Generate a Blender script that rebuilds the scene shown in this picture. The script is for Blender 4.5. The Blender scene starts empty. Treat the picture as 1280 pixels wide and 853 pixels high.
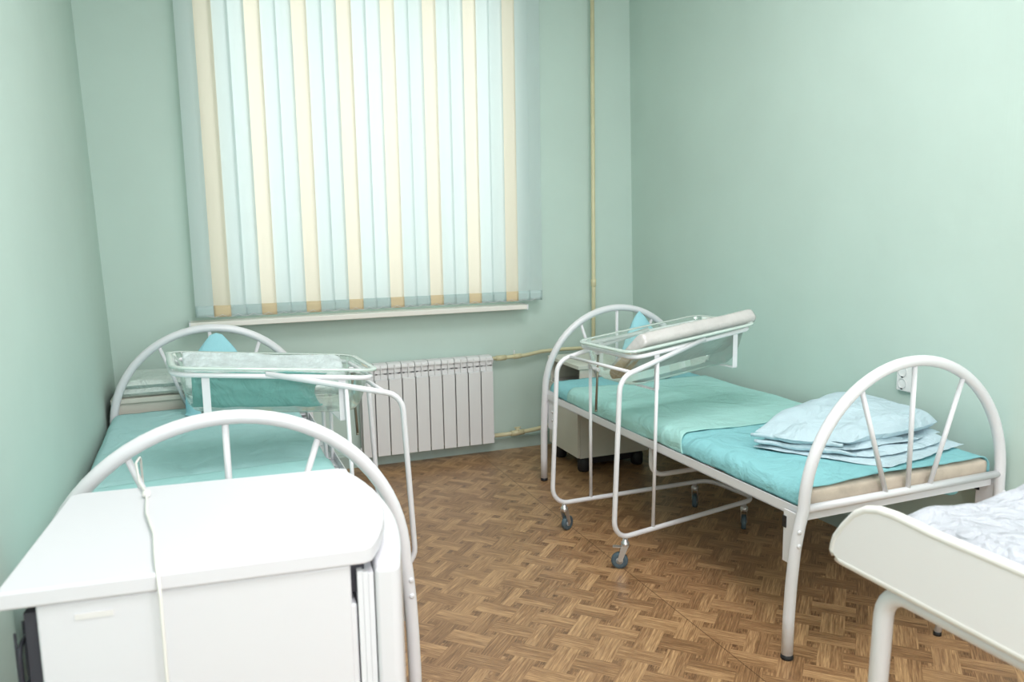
import bpy, math, random
from mathutils import Vector, Matrix, noise
random.seed(7)
PI = math.pi
S = bpy.context.scene
COL = S.collection

# ------------------------------------------------------------------ camera
CX, CY, CZ = 0.4883, -4.5375, 1.3888
YAW, PITCH, ROLL, FPX = 0.3698, -0.1446, -0.0162, 991.3
cd = bpy.data.cameras.new('camera'); cam = bpy.data.objects.new('camera', cd); COL.objects.link(cam)
fw = Vector((math.sin(YAW)*math.cos(PITCH), math.cos(YAW)*math.cos(PITCH), math.sin(PITCH)))
r0 = Vector((math.cos(YAW), -math.sin(YAW), 0)); u0 = r0.cross(fw)
rr = math.cos(ROLL)*r0 + math.sin(ROLL)*u0; uu = -math.sin(ROLL)*r0 + math.cos(ROLL)*u0
cam.matrix_world = Matrix(((rr.x, uu.x, -fw.x, CX), (rr.y, uu.y, -fw.y, CY), (rr.z, uu.z, -fw.z, CZ), (0, 0, 0, 1)))
cd.sensor_width = 36; cd.lens = FPX/1280*36; cd.clip_start = 0.05
cd.dof.use_dof = True; cd.dof.focus_distance = 3.1; cd.dof.aperture_fstop = 4.5
S.camera = cam

# ------------------------------------------------------------------ world, lights, exposure
S.view_settings.view_transform = 'Standard'; S.view_settings.look = 'None'
S.view_settings.gamma = 1; S.view_settings.use_curve_mapping = False
S.view_settings.exposure = 0.0
W = bpy.data.worlds.new('world'); S.world = W; W.use_nodes = True
bg = W.node_tree.nodes['Background']; bg.inputs[0].default_value = (0.93, 0.97, 1.0, 1); bg.inputs[1].default_value = 1.9

def area(name, loc, target, sx, sy, power, color=(1, 1, 1)):
    l = bpy.data.lights.new(name, 'AREA'); l.shape = 'RECTANGLE'; l.size = sx; l.size_y = sy
    l.energy = power; l.color = color
    o = bpy.data.objects.new(name, l); COL.objects.link(o); o.location = loc
    o.rotation_euler = (Vector(target)-Vector(loc)).to_track_quat('-Z', 'Y').to_euler()
    return o
area('daylight_through_window', (1.4, 1.6, 2.1), (1.4, 0, 1.8), 2.6, 2.2, 56, (1.0, 0.985, 1.0))
area('added_fill_behind_camera', (1.2, -6.75, 2.0), (1.5, -5, 1.7), 2.4, 2.0, 92, (1.0, 0.96, 0.985))  # added fill from behind the camera, no known source there
area('added_fill_front', (1.6, -2.6, 3.02), (1.6, -2.6, 0), 1.2, 1.2, 42, (1.0, 0.95, 0.975))  # added overhead fill to brighten the room, no lamp in view
area('added_fill_rear', (1.0, -4.9, 3.02), (1.0, -4.9, 0), 1.5, 1.4, 40, (1.0, 0.95, 0.975))  # second added overhead fill, unseen, lifting the foreground

# ------------------------------------------------------------------ helpers: objects
def link(name, data, parent=None):
    o = bpy.data.objects.new(name, data); COL.objects.link(o)
    if parent: o.parent = parent
    return o
def tag(o, label=None, cat=None, group=None, kind=None):
    if label: o['label'] = label
    if cat: o['category'] = cat
    if group: o['group'] = group
    if kind: o['kind'] = kind
    return o
def empty(name, loc=(0, 0, 0), rz=0, label=None, cat=None, group=None):
    o = link(name, None); o.location = loc; o.rotation_euler = (0, 0, rz); o.empty_display_size = 0.1
    return tag(o, label, cat, group)
def copy_tree(o, parent=None):
    c = o.copy(); COL.objects.link(c)
    if parent: c.parent = parent
    for ch in [x for x in bpy.data.objects if x.parent == o]:
        copy_tree(ch, c)
    return c

class MB:
    def __init__(s): s.v = []; s.f = []; s.sm = []
    def add(s, vs, fs, smooth=False):
        b = len(s.v); s.v += [tuple(x) for x in vs]
        for f in fs: s.f.append(tuple(b+i for i in f)); s.sm.append(smooth)
    def box(s, x0, x1, y0, y1, z0, z1, M=None):
        vs = [Vector((x, y, z)) for x in (x0, x1) for y in (y0, y1) for z in (z0, z1)]
        if M: vs = [M @ v for v in vs]
        s.add(vs, [(0, 1, 3, 2), (4, 6, 7, 5), (0, 4, 5, 1), (2, 3, 7, 6), (0, 2, 6, 4), (1, 5, 7, 3)]); return s
    def tube(s, pts, r, bend=0, seg=12, closed=False, cap=True):
        P = fillet([Vector(p) for p in pts], bend, closed) if bend else [Vector(p) for p in pts]
        n = len(P); T = []
        for i in range(n):
            a = P[(i-1) % n] if (closed or i > 0) else P[i]; b = P[(i+1) % n] if (closed or i < n-1) else P[i]
            T.append((b-a).normalized())
        up = Vector((0, 0, 1)) if abs(T[0].z) < .9 else Vector((1, 0, 0))
        N = (up - T[0]*up.dot(T[0])).normalized(); vs = []
        for i in range(n):
            if i: N = (N - T[i]*N.dot(T[i])).normalized()
            B = T[i].cross(N); ri = r[i] if isinstance(r, (list, tuple)) else r
            for k in range(seg):
                a = 2*PI*k/seg; vs.append(P[i] + (N*math.cos(a)+B*math.sin(a))*ri)
        fs = []
        m = n if closed else n-1
        for i in range(m):
            for k in range(seg):
                a = i*seg+k; b = i*seg+(k+1) % seg; c = ((i+1) % n)*seg+(k+1) % seg; d = ((i+1) % n)*seg+k
                fs.append((a, b, c, d))
        s.add(vs, fs, True)
        if cap and not closed:
            b = len(s.v)-n*seg
            s.f.append(tuple(b+k for k in reversed(range(seg)))); s.sm.append(False)
            s.f.append(tuple(b+(n-1)*seg+k for k in range(seg))); s.sm.append(False)
        return s
    def lathe(s, prof, c=(0, 0, 0), seg=24, M=None):
        vs = []; fs = []
        for (r, z) in prof:
            for k in range(seg):
                a = 2*PI*k/seg; v = Vector((r*math.cos(a), r*math.sin(a), z))
                vs.append((M @ v) if M else v + Vector(c))
        for i in range(len(prof)-1):
            for k in range(seg):
                fs.append((i*seg+k, i*seg+(k+1) % seg, (i+1)*seg+(k+1) % seg, (i+1)*seg+k))
        s.add(vs, fs, True); return s
    def grid(s, fn, nu, nv, smooth=True, closeu=False):
        vs = [fn(i/nu, j/nv) for i in range(nu+1) for j in range(nv+1)]
        fs = [(i*(nv+1)+j, (i+1)*(nv+1)+j, (i+1)*(nv+1)+j+1, i*(nv+1)+j+1) for i in range(nu) for j in range(nv)]
        s.add(vs, fs, smooth); return s
    def prism(s, poly, axis, a, b, M=None):
        def mk(p, t):
            v = {'x': (t, p[0], p[1]), 'y': (p[0], t, p[1]), 'z': (p[0], p[1], t)}[axis]
            v = Vector(v); return M @ v if M else v
        n = len(poly); vs = [mk(p, a) for p in poly]+[mk(p, b) for p in poly]
        s.add(vs, [tuple(range(n))[::-1], tuple(range(n, 2*n))] + [(i, (i+1) % n, n+(i+1) % n, n+i) for i in range(n)]); return s
    def build(s, name, mat, parent=None, bevel=0, subsurf=0, solid=0, bseg=2):
        me = bpy.data.meshes.new(name); me.from_pydata(s.v, [], s.f); me.validate()
        for p, q in zip(me.polygons, s.sm): p.use_smooth = q
        me.materials.append(mat)
        import bmesh
        bm = bmesh.new(); bm.from_mesh(me); bmesh.ops.recalc_face_normals(bm, faces=bm.faces); bm.to_mesh(me); bm.free()
        o = link(name, me, parent)
        if solid:
            m = o.modifiers.new('solidify', 'SOLIDIFY'); m.thickness = solid; m.offset = 0
        if bevel:
            m = o.modifiers.new('bevel', 'BEVEL'); m.width = bevel; m.segments = bseg; m.limit_method = 'ANGLE'; m.angle_limit = 0.7
            for p in me.polygons: p.use_smooth = True
            m.harden_normals = True
        if subsurf:
            m = o.modifiers.new('subsurf', 'SUBSURF'); m.levels = m.render_levels = subsurf
        return o

def fillet(P, r, closed=False):
    n = len(P); out = []
    for i in range(n):
        if not closed and i in (0, n-1): out.append(P[i]); continue
        a = P[(i-1) % n]; b = P[i]; c = P[(i+1) % n]
        d1 = (a-b); d2 = (c-b); l1, l2 = d1.length, d2.length
        if l1 < 1e-6 or l2 < 1e-6: out.append(b); continue
        d1 /= l1; d2 /= l2; cosang = max(-1, min(1, d1.dot(d2))); ang = math.acos(cosang)
        if ang > PI-0.02: out.append(b); continue
        t = min(r/math.tan(ang/2), l1*0.49, l2*0.49); R = t*math.tan(ang/2)
        cen = b+(d1+d2).normalized()*(R/math.sin(ang/2))
        p0 = b+d1*t; p1 = b+d2*t; v0 = p0-cen; v1 = p1-cen
        k = max(3, int((PI-ang)/0.22))
        for j in range(k+1):
            w = j/k; th = v0.angle(v1)
            sn = math.sin(th); out.append(cen + v0*(math.sin((1-w)*th)/sn)+v1*(math.sin(w*th)/sn))
    return out

# ------------------------------------------------------------------ helpers: materials
def new_mat(name):
    m = bpy.data.materials.new(name); m.use_nodes = True
    nt = m.node_tree; return m, nt, nt.nodes['Principled BSDF']
def mat(name, col, rough=0.5, metal=0, bump=0, bscale=40, vary=0, vscale=6, spec=0.5, coat=0, sheen=0):
    m, nt, b = new_mat(name)
    b.inputs['Base Color'].default_value = (*col, 1); b.inputs['Roughness'].default_value = rough
    b.inputs['Metallic'].default_value = metal; b.inputs['Specular IOR Level'].default_value = spec
    b.inputs['Coat Weight'].default_value = coat; b.inputs['Sheen Weight'].default_value = sheen
    tc = nt.nodes.new('ShaderNodeTexCoord')
    if vary:
        n = nt.nodes.new('ShaderNodeTexNoise'); n.inputs['Scale'].default_value = vscale; n.inputs['Detail'].default_value = 4
        nt.links.new(tc.outputs['Object'], n.inputs['Vector'])
        r = nt.nodes.new('ShaderNodeValToRGB')
        r.color_ramp.elements[0].position = 0.3; r.color_ramp.elements[1].position = 0.7
        r.color_ramp.elements[0].color = (*[c*(1-vary) for c in col], 1); r.color_ramp.elements[1].color = (*[min(1, c*(1+vary)) for c in col], 1)
        nt.links.new(n.outputs['Fac'], r.inputs['Fac']); nt.links.new(r.outputs['Color'], b.inputs['Base Color'])
    if bump:
        n2 = nt.nodes.new('ShaderNodeTexNoise'); n2.inputs['Scale'].default_value = bscale; n2.inputs['Detail'].default_value = 5
        nt.links.new(tc.outputs['Object'], n2.inputs['Vector'])
        bp = nt.nodes.new('ShaderNodeBump'); bp.inputs['Strength'].default_value = bump; bp.inputs['Distance'].default_value = 0.004
        nt.links.new(n2.outputs['Fac'], bp.inputs['Height']); nt.links.new(bp.outputs['Normal'], b.inputs['Normal'])
    return m
def cloth_mat(name, col, big=0.6, scale=9, rough=0.85, vary=0.05, stretch=(1, 1, 1)):
    """woven cloth: broad creases and a fine weave in the bump"""
    m, nt, b = new_mat(name)
    b.inputs['Base Color'].default_value = (*col, 1); b.inputs['Roughness'].default_value = rough
    b.inputs['Specular IOR Level'].default_value = 0.15
    tc = nt.nodes.new('ShaderNodeTexCoord'); mp = nt.nodes.new('ShaderNodeMapping'); mp.inputs['Scale'].default_value = stretch
    nt.links.new(tc.outputs['Object'], mp.inputs['Vector'])
    n = nt.nodes.new('ShaderNodeTexNoise'); n.inputs['Scale'].default_value = scale; n.inputs['Detail'].default_value = 6; n.inputs['Distortion'].default_value = 1.2
    nt.links.new(mp.outputs['Vector'], n.inputs['Vector'])
    b1 = nt.nodes.new('ShaderNodeBump'); b1.inputs['Strength'].default_value = big; b1.inputs['Distance'].default_value = 0.035
    nt.links.new(n.outputs['Fac'], b1.inputs['Height'])
    n2 = nt.nodes.new('ShaderNodeTexNoise'); n2.inputs['Scale'].default_value = 450
    nt.links.new(tc.outputs['Object'], n2.inputs['Vector'])
    b2 = nt.nodes.new('ShaderNodeBump'); b2.inputs['Strength'].default_value = 0.2; b2.inputs['Distance'].default_value = 0.001
    nt.links.new(n2.outputs['Fac'], b2.inputs['Height']); nt.links.new(b1.outputs['Normal'], b2.inputs['Normal']); nt.links.new(b2.outputs['Normal'], b.inputs['Normal'])
    r = nt.nodes.new('ShaderNodeValToRGB')
    r.color_ramp.elements[0].color = (*[c*(1-vary) for c in col], 1); r.color_ramp.elements[1].color = (*[min(1, c*(1+vary)) for c in col], 1)
    nt.links.new(n.outputs['Fac'], r.inputs['Fac']); nt.links.new(r.outputs['Color'], b.inputs['Base Color'])
    return m
def thin_mat(name, tint, gloss=0.12, rough=0.05, milky=0.0, milk=(0.9, 0.95, 0.92)):
    m, nt, b = new_mat(name); nt.nodes.remove(b); out = nt.nodes['Material Output']
    t = nt.nodes.new('ShaderNodeBsdfTransparent'); t.inputs[0].default_value = (*tint, 1)
    g = nt.nodes.new('ShaderNodeBsdfGlossy'); g.inputs['Roughness'].default_value = rough; g.inputs[0].default_value = (1, 1, 1, 1)
    lw = nt.nodes.new('ShaderNodeLayerWeight'); lw.inputs[0].default_value = 0.35
    ma = nt.nodes.new('ShaderNodeMath'); ma.operation = 'MULTIPLY_ADD'; ma.inputs[1].default_value = 0.7; ma.inputs[2].default_value = gloss*0.3
    ma.use_clamp = True
    nt.links.new(lw.outputs['Fresnel'], ma.inputs[0])
    mx = nt.nodes.new('ShaderNodeMixShader'); nt.links.new(ma.outputs[0], mx.inputs[0]); nt.links.new(t.outputs[0], mx.inputs[1]); nt.links.new(g.outputs[0], mx.inputs[2])
    last = mx
    if milky:
        d = nt.nodes.new('ShaderNodeBsdfDiffuse'); d.inputs[0].default_value = (*milk, 1)
        m2 = nt.nodes.new('ShaderNodeMixShader'); m2.inputs[0].default_value = milky
        nt.links.new(mx.outputs[0], m2.inputs[1]); nt.links.new(d.outputs[0], m2.inputs[2]); last = m2
    nt.links.new(last.outputs[0], out.inputs[0]); return m

def srgb(r, g, b):
    return tuple(((c/255+0.055)/1.055)**2.4 if c/255 > 0.04045 else c/255/12.92 for c in (r, g, b))

def wall_mat(name, col, axis, ribs):
    m, nt, b = new_mat(name); b.inputs['Roughness'].default_value = 0.62; b.inputs['Specular IOR Level'].default_value = 0.3
    tc = nt.nodes.new('ShaderNodeTexCoord'); sp = nt.nodes.new('ShaderNodeSeparateXYZ'); nt.links.new(tc.outputs['Object'], sp.inputs[0])
    n = nt.nodes.new('ShaderNodeTexNoise'); n.inputs['Scale'].default_value = 1.6; n.inputs['Detail'].default_value = 5; nt.links.new(tc.outputs['Object'], n.inputs['Vector'])
    r = nt.nodes.new('ShaderNodeValToRGB'); v = 0.03
    r.color_ramp.elements[0].position = 0.3; r.color_ramp.elements[1].position = 0.7
    r.color_ramp.elements[0].color = (*[c*(1-v) for c in col], 1); r.color_ramp.elements[1].color = (*[c*(1+v) for c in col], 1)
    nt.links.new(n.outputs['Fac'], r.inputs['Fac']); nt.links.new(r.outputs['Color'], b.inputs['Base Color'])
    cb = nt.nodes.new('ShaderNodeCombineXYZ'); nt.links.new(sp.outputs[axis], cb.inputs[0])
    mm = nt.nodes.new('ShaderNodeMath'); mm.operation = 'MULTIPLY'; mm.inputs[1].default_value = 0.02; nt.links.new(sp.outputs['Z'], mm.inputs[0]); nt.links.new(mm.outputs[0], cb.inputs[1])
    rb = nt.nodes.new('ShaderNodeTexNoise'); rb.inputs['Scale'].default_value = 75; rb.inputs['Detail'].default_value = 2; nt.links.new(cb.outputs[0], rb.inputs['Vector'])
    b1 = nt.nodes.new('ShaderNodeBump'); b1.inputs['Strength'].default_value = ribs; b1.inputs['Distance'].default_value = 0.003; nt.links.new(rb.outputs['Fac'], b1.inputs['Height'])
    n3 = nt.nodes.new('ShaderNodeTexNoise'); n3.inputs['Scale'].default_value = 5; nt.links.new(tc.outputs['Object'], n3.inputs['Vector'])
    b2 = nt.nodes.new('ShaderNodeBump'); b2.inputs['Strength'].default_value = 0.25; b2.inputs['Distance'].default_value = 0.02
    nt.links.new(n3.outputs['Fac'], b2.inputs['Height']); nt.links.new(b1.outputs['Normal'], b2.inputs['Normal']); nt.links.new(b2.outputs['Normal'], b.inputs['Normal'])
    return m

def floor_mat():
    m, nt, b = new_mat('parquet_vinyl')
    L = nt.links
    def M(op, a, bb=None, c=None, clamp=False):
        n = nt.nodes.new('ShaderNodeMath'); n.operation = op; n.use_clamp = clamp
        for i, x in enumerate((a, bb, c)):
            if x is None: continue
            if isinstance(x, (int, float)): n.inputs[i].default_value = x
            else: L.new(x, n.inputs[i])
        return n.outputs[0]
    tc = nt.nodes.new('ShaderNodeTexCoord'); sp = nt.nodes.new('ShaderNodeSeparateXYZ'); L.new(tc.outputs['Object'], sp.inputs[0])
    X, Y = sp.outputs['X'], sp.outputs['Y']; P = 0.113; q = math.sqrt(.5)/P
    a0, b0 = 2.4985/P, -0.5075/P
    s = M('ADD', M('MULTIPLY', M('SUBTRACT', X, Y), q), 200-a0); t = M('ADD', M('MULTIPLY', M('ADD', X, Y), q), 200-b0)
    i = M('ROUND', s); j = M('ROUND', t); fs = M('SUBTRACT', s, i); ft = M('SUBTRACT', t, j)
    h = 0.345
    inV = M('LESS_THAN', M('ABSOLUTE', fs), h); inH = M('LESS_THAN', M('ABSOLUTE', ft), h)
    even = M('LESS_THAN', M('MODULO', M('ADD', i, j), 2), 0.5)
    isH = M('MULTIPLY', inH, M('MAXIMUM', M('SUBTRACT', 1, inV), even))
    isV = M('MULTIPLY', inV, M('SUBTRACT', 1, isH))
    # ids
    jm = M('MODULO', j, 2); ie = M('ADD', M('MULTIPLY', M('ROUND', M('DIVIDE', M('SUBTRACT', s, jm), 2)), 2), jm)
    im = M('MODULO', M('ADD', i, 1), 2); je = M('ADD', M('MULTIPLY', M('ROUND', M('DIVIDE', M('SUBTRACT', t, im), 2)), 2), im)
    hal = M('GREATER_THAN', ft, 0); val = M('GREATER_THAN', fs, 0)
    def comb(x, y, z):
        c = nt.nodes.new('ShaderNodeCombineXYZ')
        for k, w in enumerate((x, y, z)):
            if isinstance(w, (int, float)): c.inputs[k].default_value = w
            else: L.new(w, c.inputs[k])
        return c.outputs[0]
    def mix(f, a, c):
        n = nt.nodes.new('ShaderNodeMix'); n.data_type = 'FLOAT'
        L.new(f, n.inputs[0])
        for k, w in ((2, a), (3, c)):
            if isinstance(w, (int, float)): n.inputs[k].default_value = w
            else: L.new(w, n.inputs[k])
        return n.outputs[0]
    idx = mix(isH, mix(isV, i, i), ie); idy = mix(isH, mix(isV, M('ADD', j, .5), je), j)
    idx = mix(M('MULTIPLY', M('SUBTRACT', 1, isH), M('SUBTRACT', 1, isV)), idx, M('FLOOR', s))
    sub = mix(isH, val, hal)
    wn = nt.nodes.new('ShaderNodeTexWhiteNoise'); L.new(comb(idx, idy, M('ADD', M('MULTIPLY', sub, 7), M('MULTIPLY', isH, 31))), wn.inputs['Vector'])
    rnd = wn.outputs['Value']
    # grain coordinates: along, across
    al = mix(isH, t, s); ac = mix(isH, s, t)
    gx = M('ADD', M('MULTIPLY', al, 1.5), M('MULTIPLY', rnd, 50)); gy = M('ADD', M('MULTIPLY', ac, 11), M('MULTIPLY', rnd, 90))
    # for H pieces the grain runs along s
    g1 = nt.nodes.new('ShaderNodeTexNoise'); g1.inputs['Scale'].default_value = 1; g1.inputs['Detail'].default_value = 4; g1.inputs['Distortion'].default_value = 0.8
    gxH = M('ADD', M('MULTIPLY', s, 1.3), M('MULTIPLY', rnd, 50)); gyH = M('MULTIPLY', t, 24)
    gxV = M('ADD', M('MULTIPLY', t, 1.3), M('MULTIPLY', rnd, 50)); gyV = M('MULTIPLY', s, 24)
    L.new(comb(mix(isH, gxV, gxH), mix(isH, gyV, gyH), M('MULTIPLY', rnd, 20)), g1.inputs['Vector'])
    isHole = M('MULTIPLY', M('SUBTRACT', 1, isH), M('SUBTRACT', 1, isV))
    gsum = M('ADD', M('MULTIPLY', M('SUBTRACT', g1.outputs['Fac'], 0.5), 1.4), M('MULTIPLY', M('SUBTRACT', rnd, 0.5), 0.34))
    fac = M('ADD', M('ADD', gsum, 0.52), M('MULTIPLY', isHole, -0.18), clamp=True)
    # joints
    dH = M('SUBTRACT', h, M('ABSOLUTE', ft)); dV = M('SUBTRACT', h, M('ABSOLUTE', fs))
    e1 = M('LESS_THAN', M('ABSOLUTE', dH), 0.012); e2 = M('LESS_THAN', M('ABSOLUTE', dV), 0.012)
    e3 = M('LESS_THAN', M('ABSOLUTE', mix(isH, fs, ft)), 0.010)
    edge = M('MAXIMUM', M('MULTIPLY', e1, M('MAXIMUM', isH, isHole)), M('MULTIPLY', e2, M('MAXIMUM', isV, isHole)))
    edge = M('MAXIMUM', edge, M('MULTIPLY', e3, 0.8))
    seam = M('LESS_THAN', M('ABSOLUTE', M('SUBTRACT', X, 2.003)), 0.0013)
    ramp = nt.nodes.new('ShaderNodeValToRGB'); cr = ramp.color_ramp
    cr.elements[0].position = 0.0; cr.elements[0].color = (*srgb(98, 70, 48), 1)
    cr.elements[1].position = 1.0; cr.elements[1].color = (*srgb(208, 168, 122), 1)
    e = cr.elements.new(0.45); e.color = (*srgb(148, 112, 78), 1)
    L.new(fac, ramp.inputs['Fac'])
    mc = nt.nodes.new('ShaderNodeMix'); mc.data_type = 'RGBA'; L.new(M('MULTIPLY', edge, 0.14), mc.inputs[0]); L.new(ramp.outputs[0], mc.inputs[6]); mc.inputs[7].default_value = (*srgb(84, 54, 32), 1)
    mc2 = nt.nodes.new('ShaderNodeMix'); mc2.data_type = 'RGBA'; L.new(M('MULTIPLY', seam, 0.8), mc2.inputs[0]); L.new(mc.outputs[2], mc2.inputs[6]); mc2.inputs[7].default_value = (*srgb(45, 30, 20), 1)
    L.new(mc2.outputs[2], b.inputs['Base Color'])
    n4 = nt.nodes.new('ShaderNodeTexNoise'); n4.inputs['Scale'].default_value = 3; L.new(tc.outputs['Object'], n4.inputs['Vector'])
    L.new(M('ADD', M('MULTIPLY', n4.outputs['Fac'], 0.16), 0.24), b.inputs['Roughness'])
    b.inputs['Specular IOR Level'].default_value = 0.5
    bp = nt.nodes.new('ShaderNodeBump'); bp.inputs['Strength'].default_value = 0.12; bp.inputs['Distance'].default_value = 0.002
    L.new(fac, bp.inputs['Height'])
    n5 = nt.nodes.new('ShaderNodeBump'); n5.inputs['Strength'].default_value = 0.2; n5.inputs['Distance'].default_value = 0.02
    L.new(n4.outputs['Fac'], n5.inputs['Height']); L.new(bp.outputs['Normal'], n5.inputs['Normal']); L.new(n5.outputs['Normal'], b.inputs['Normal'])
    return m

GREEN = srgb(194, 214, 205)
M_back = wall_mat('back_wall_paint', GREEN, 'X', 0.05)
M_side = wall_mat('side_wall_paint', GREEN, 'Y', 0.16)
M_floor = floor_mat()
M_ceil = mat('ceiling_white', (0.85, 0.86, 0.84), 0.8)
M_white = mat('white_enamel', srgb(228, 228, 231), 0.28, coat=0.3)
M_skirt = mat('baseboard_green', srgb(172, 190, 182), 0.5, vary=0.08)
M_sill = mat('sill_white', srgb(236, 232, 224), 0.4)
M_pipe = mat('cream_pipe_paint', srgb(214, 206, 168), 0.4, bump=0.3, bscale=60, vary=0.05, vscale=12)
M_rad = mat('radiator_white', srgb(226, 226, 226), 0.4)
M_raddark = mat('radiator_gap', srgb(150, 150, 152), 0.6)
M_black = mat('black_rubber', (0.012, 0.012, 0.013), 0.6)
M_chrome = mat('chrome', (0.68, 0.68, 0.69), 0.34, metal=0.85)
M_hub = mat('hub_grey', srgb(176, 178, 180), 0.4)
M_steel = mat('dull_steel_rod', srgb(150, 145, 130), 0.4, metal=0.8)
M_tyre = mat('grey_caster_tyre', srgb(78, 96, 106), 0.5)
M_turq = cloth_mat('turquoise_cloth', srgb(140, 198, 203), 0.65, 8)
M_paleteal = cloth_mat('pale_teal_cloth', srgb(166, 212, 206), 0.6, 7)
M_leftsheet = cloth_mat('left_sheet_cloth', srgb(172, 212, 212), 0.6, 6)
M_teal_dark = cloth_mat('deep_teal_cloth', srgb(118, 178, 174), 0.9, 8)
M_blanket = cloth_mat('pale_blue_cloth', srgb(190, 211, 219), 0.8, 8)
M_pillow = cloth_mat('light_blue_cloth', srgb(160, 214, 224), 0.3, 5)
M_mattress = mat('beige_mattress', srgb(200, 186, 170), 0.85, bump=0.8, bscale=22, vary=0.16, vscale=11)
M_plastic = mat('wrinkled_plastic_wrap', srgb(198, 195, 192), 0.16, bump=1.3, bscale=30, coat=0.5, vary=0.06, vscale=14)
M_crinkle = mat('crinkled_plastic_wrap', srgb(196, 208, 208), 0.15, bump=2.5, bscale=45, coat=0.8, vary=0.12, vscale=26)
M_foam = mat('brown_foam_end', srgb(186, 168, 142), 0.8, bump=0.6, bscale=60, vary=0.15, vscale=20)
M_tub = thin_mat('clear_tub', (0.90, 0.955, 0.925), 0.12, 0.06, 0.05)
M_rim = thin_mat('tub_rim', (0.75, 0.86, 0.80), 0.2, 0.1, 0.55, (0.82, 0.92, 0.87))
M_fridge = mat('fridge_white', srgb(222, 222, 226), 0.25, coat=0.3)
M_fridgetop = mat('fridge_top_white', srgb(218, 218, 222), 0.4)
M_gasket = mat('door_gasket_white', srgb(225, 226, 230), 0.5)
M_dark = mat('dark_parts_gap_shade', srgb(52, 52, 60), 0.6)
M_cord = mat('white_cord', srgb(232, 230, 224), 0.4)
M_cream = mat('nightstand_laminate', srgb(214, 212, 200), 0.4)
M_niche = mat('nightstand_inside', srgb(176, 170, 170), 0.6)
M_fleece = cloth_mat('white_fleece', srgb(190, 194, 201), 0.8, 22, vary=0.09)
M_tray = mat('changing_tray_white', srgb(246, 242, 243), 0.35)
M_piping = mat('changing_tray_edge', srgb(238, 234, 230), 0.4)
M_linen = cloth_mat('mint_linen', srgb(214, 226, 220), 0.8, 12)
M_socket = mat('socket_white', srgb(232, 233, 232), 0.35)
M_lamp = None

# ------------------------------------------------------------------ room
WALL_H = 3.1
def lx_at(z): return 0.038-0.0226*z
def rx_at(z): return 3.117-0.02*z
def struct(o): o['kind'] = 'structure'; return o
YN = -6.0
struct(MB().box(-0.3, 3.4, YN-.2, 0.45, -0.12, 0).build('floor', M_floor))
struct(MB().box(-0.3, 3.4, YN-.2, 0.45, WALL_H, WALL_H+.1).build('ceiling', M_ceil))
OX0, OX1, OZ0, OZ1 = 0.575, 2.235, 0.985, 2.80
bw = MB()
bw.box(-.3, OX0, 0, .42, 0, WALL_H); bw.box(OX1, 3.4, 0, .42, 0, WALL_H); bw.box(OX0, OX1, 0, .42, 0, OZ0); bw.box(OX0, OX1, 0, .42, OZ1, WALL_H)
struct(bw.build('wall_back', M_back))
def slant(z0, z1, f, off):
    return [(f(z0), z0), (f(z1), z1), (off, z1), (off, z0)]
struct(MB().prism(slant(0, WALL_H, lx_at, -.3), 'y', YN, 0.0).build('wall_left', M_side))
struct(MB().prism(slant(0, WALL_H, rx_at, 3.4), 'y', YN, 0.0).build('wall_right', M_side))
rw = MB(); rw.box(-.3, .45, YN-.2, YN, 0, WALL_H); rw.box(2.75, 3.4, YN-.2, YN, 0, WALL_H); rw.box(.45, 2.75, YN-.2, YN, 0, .9); rw.box(.45, 2.75, YN-.2, YN, 2.85, WALL_H)
struct(rw.build('wall_rear', M_back))
wr = MB()
for a in (.45, 1.18, 1.92, 2.70): wr.box(a, a+.05, YN-.14, YN-.08, .9, 2.85)
for a in (.9, 2.80): wr.box(.45, 2.75, YN-.139, YN-.081, a, a+.05)
struct(wr.build('added_rear_window', M_sill, bevel=.004))  # added unseen window and opening that let the rear fill light in
struct(MB().prism([(0, 0), (-.018, 0), (-.018, .07), (-.008, .082), (0, .082)], 'x', lx_at(0), rx_at(0)).build('baseboard_back', M_skirt))
struct(MB().box(rx_at(0)-.008, rx_at(0)+.01, YN, -.018, 0, .075).build('baseboard_right', M_skirt))
struct(MB().box(lx_at(0)-.01, lx_at(0)+.008, YN, -.018, 0, .075).build('baseboard_left', M_skirt))
# window
wf = MB(); t = .06
for a in ((OX0, OX0+t), (OX1-t, OX1), (1.10, 1.10+t), (1.66, 1.66+t)): wf.box(a[0], a[1], .22, .28, OZ0, OZ1)
for a in ((OZ0, OZ0+t), (OZ1-t, OZ1)): wf.box(OX0, OX1, .221, .279, a[0], a[1])
win = struct(wf.build('window_1', M_sill, bevel=.004))
MB().box(OX0+.02, OX1-.02, .247, .253, OZ0+.02, OZ1-.02).build('glass_pane', thin_mat('window_glass', (.97, .99, .98), .1), win)
sl = struct(MB().box(.405, 2.31, -.12, .0, .886, .914).build('trim_1', M_sill, bevel=.004))
MB().box(.405, .413, -.1215, -.001, .884, .916).build('end_cap', M_white, sl); MB().box(2.302, 2.31, -.1215, -.001, .884, .916).build('end_cap', M_white, sl)

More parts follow.
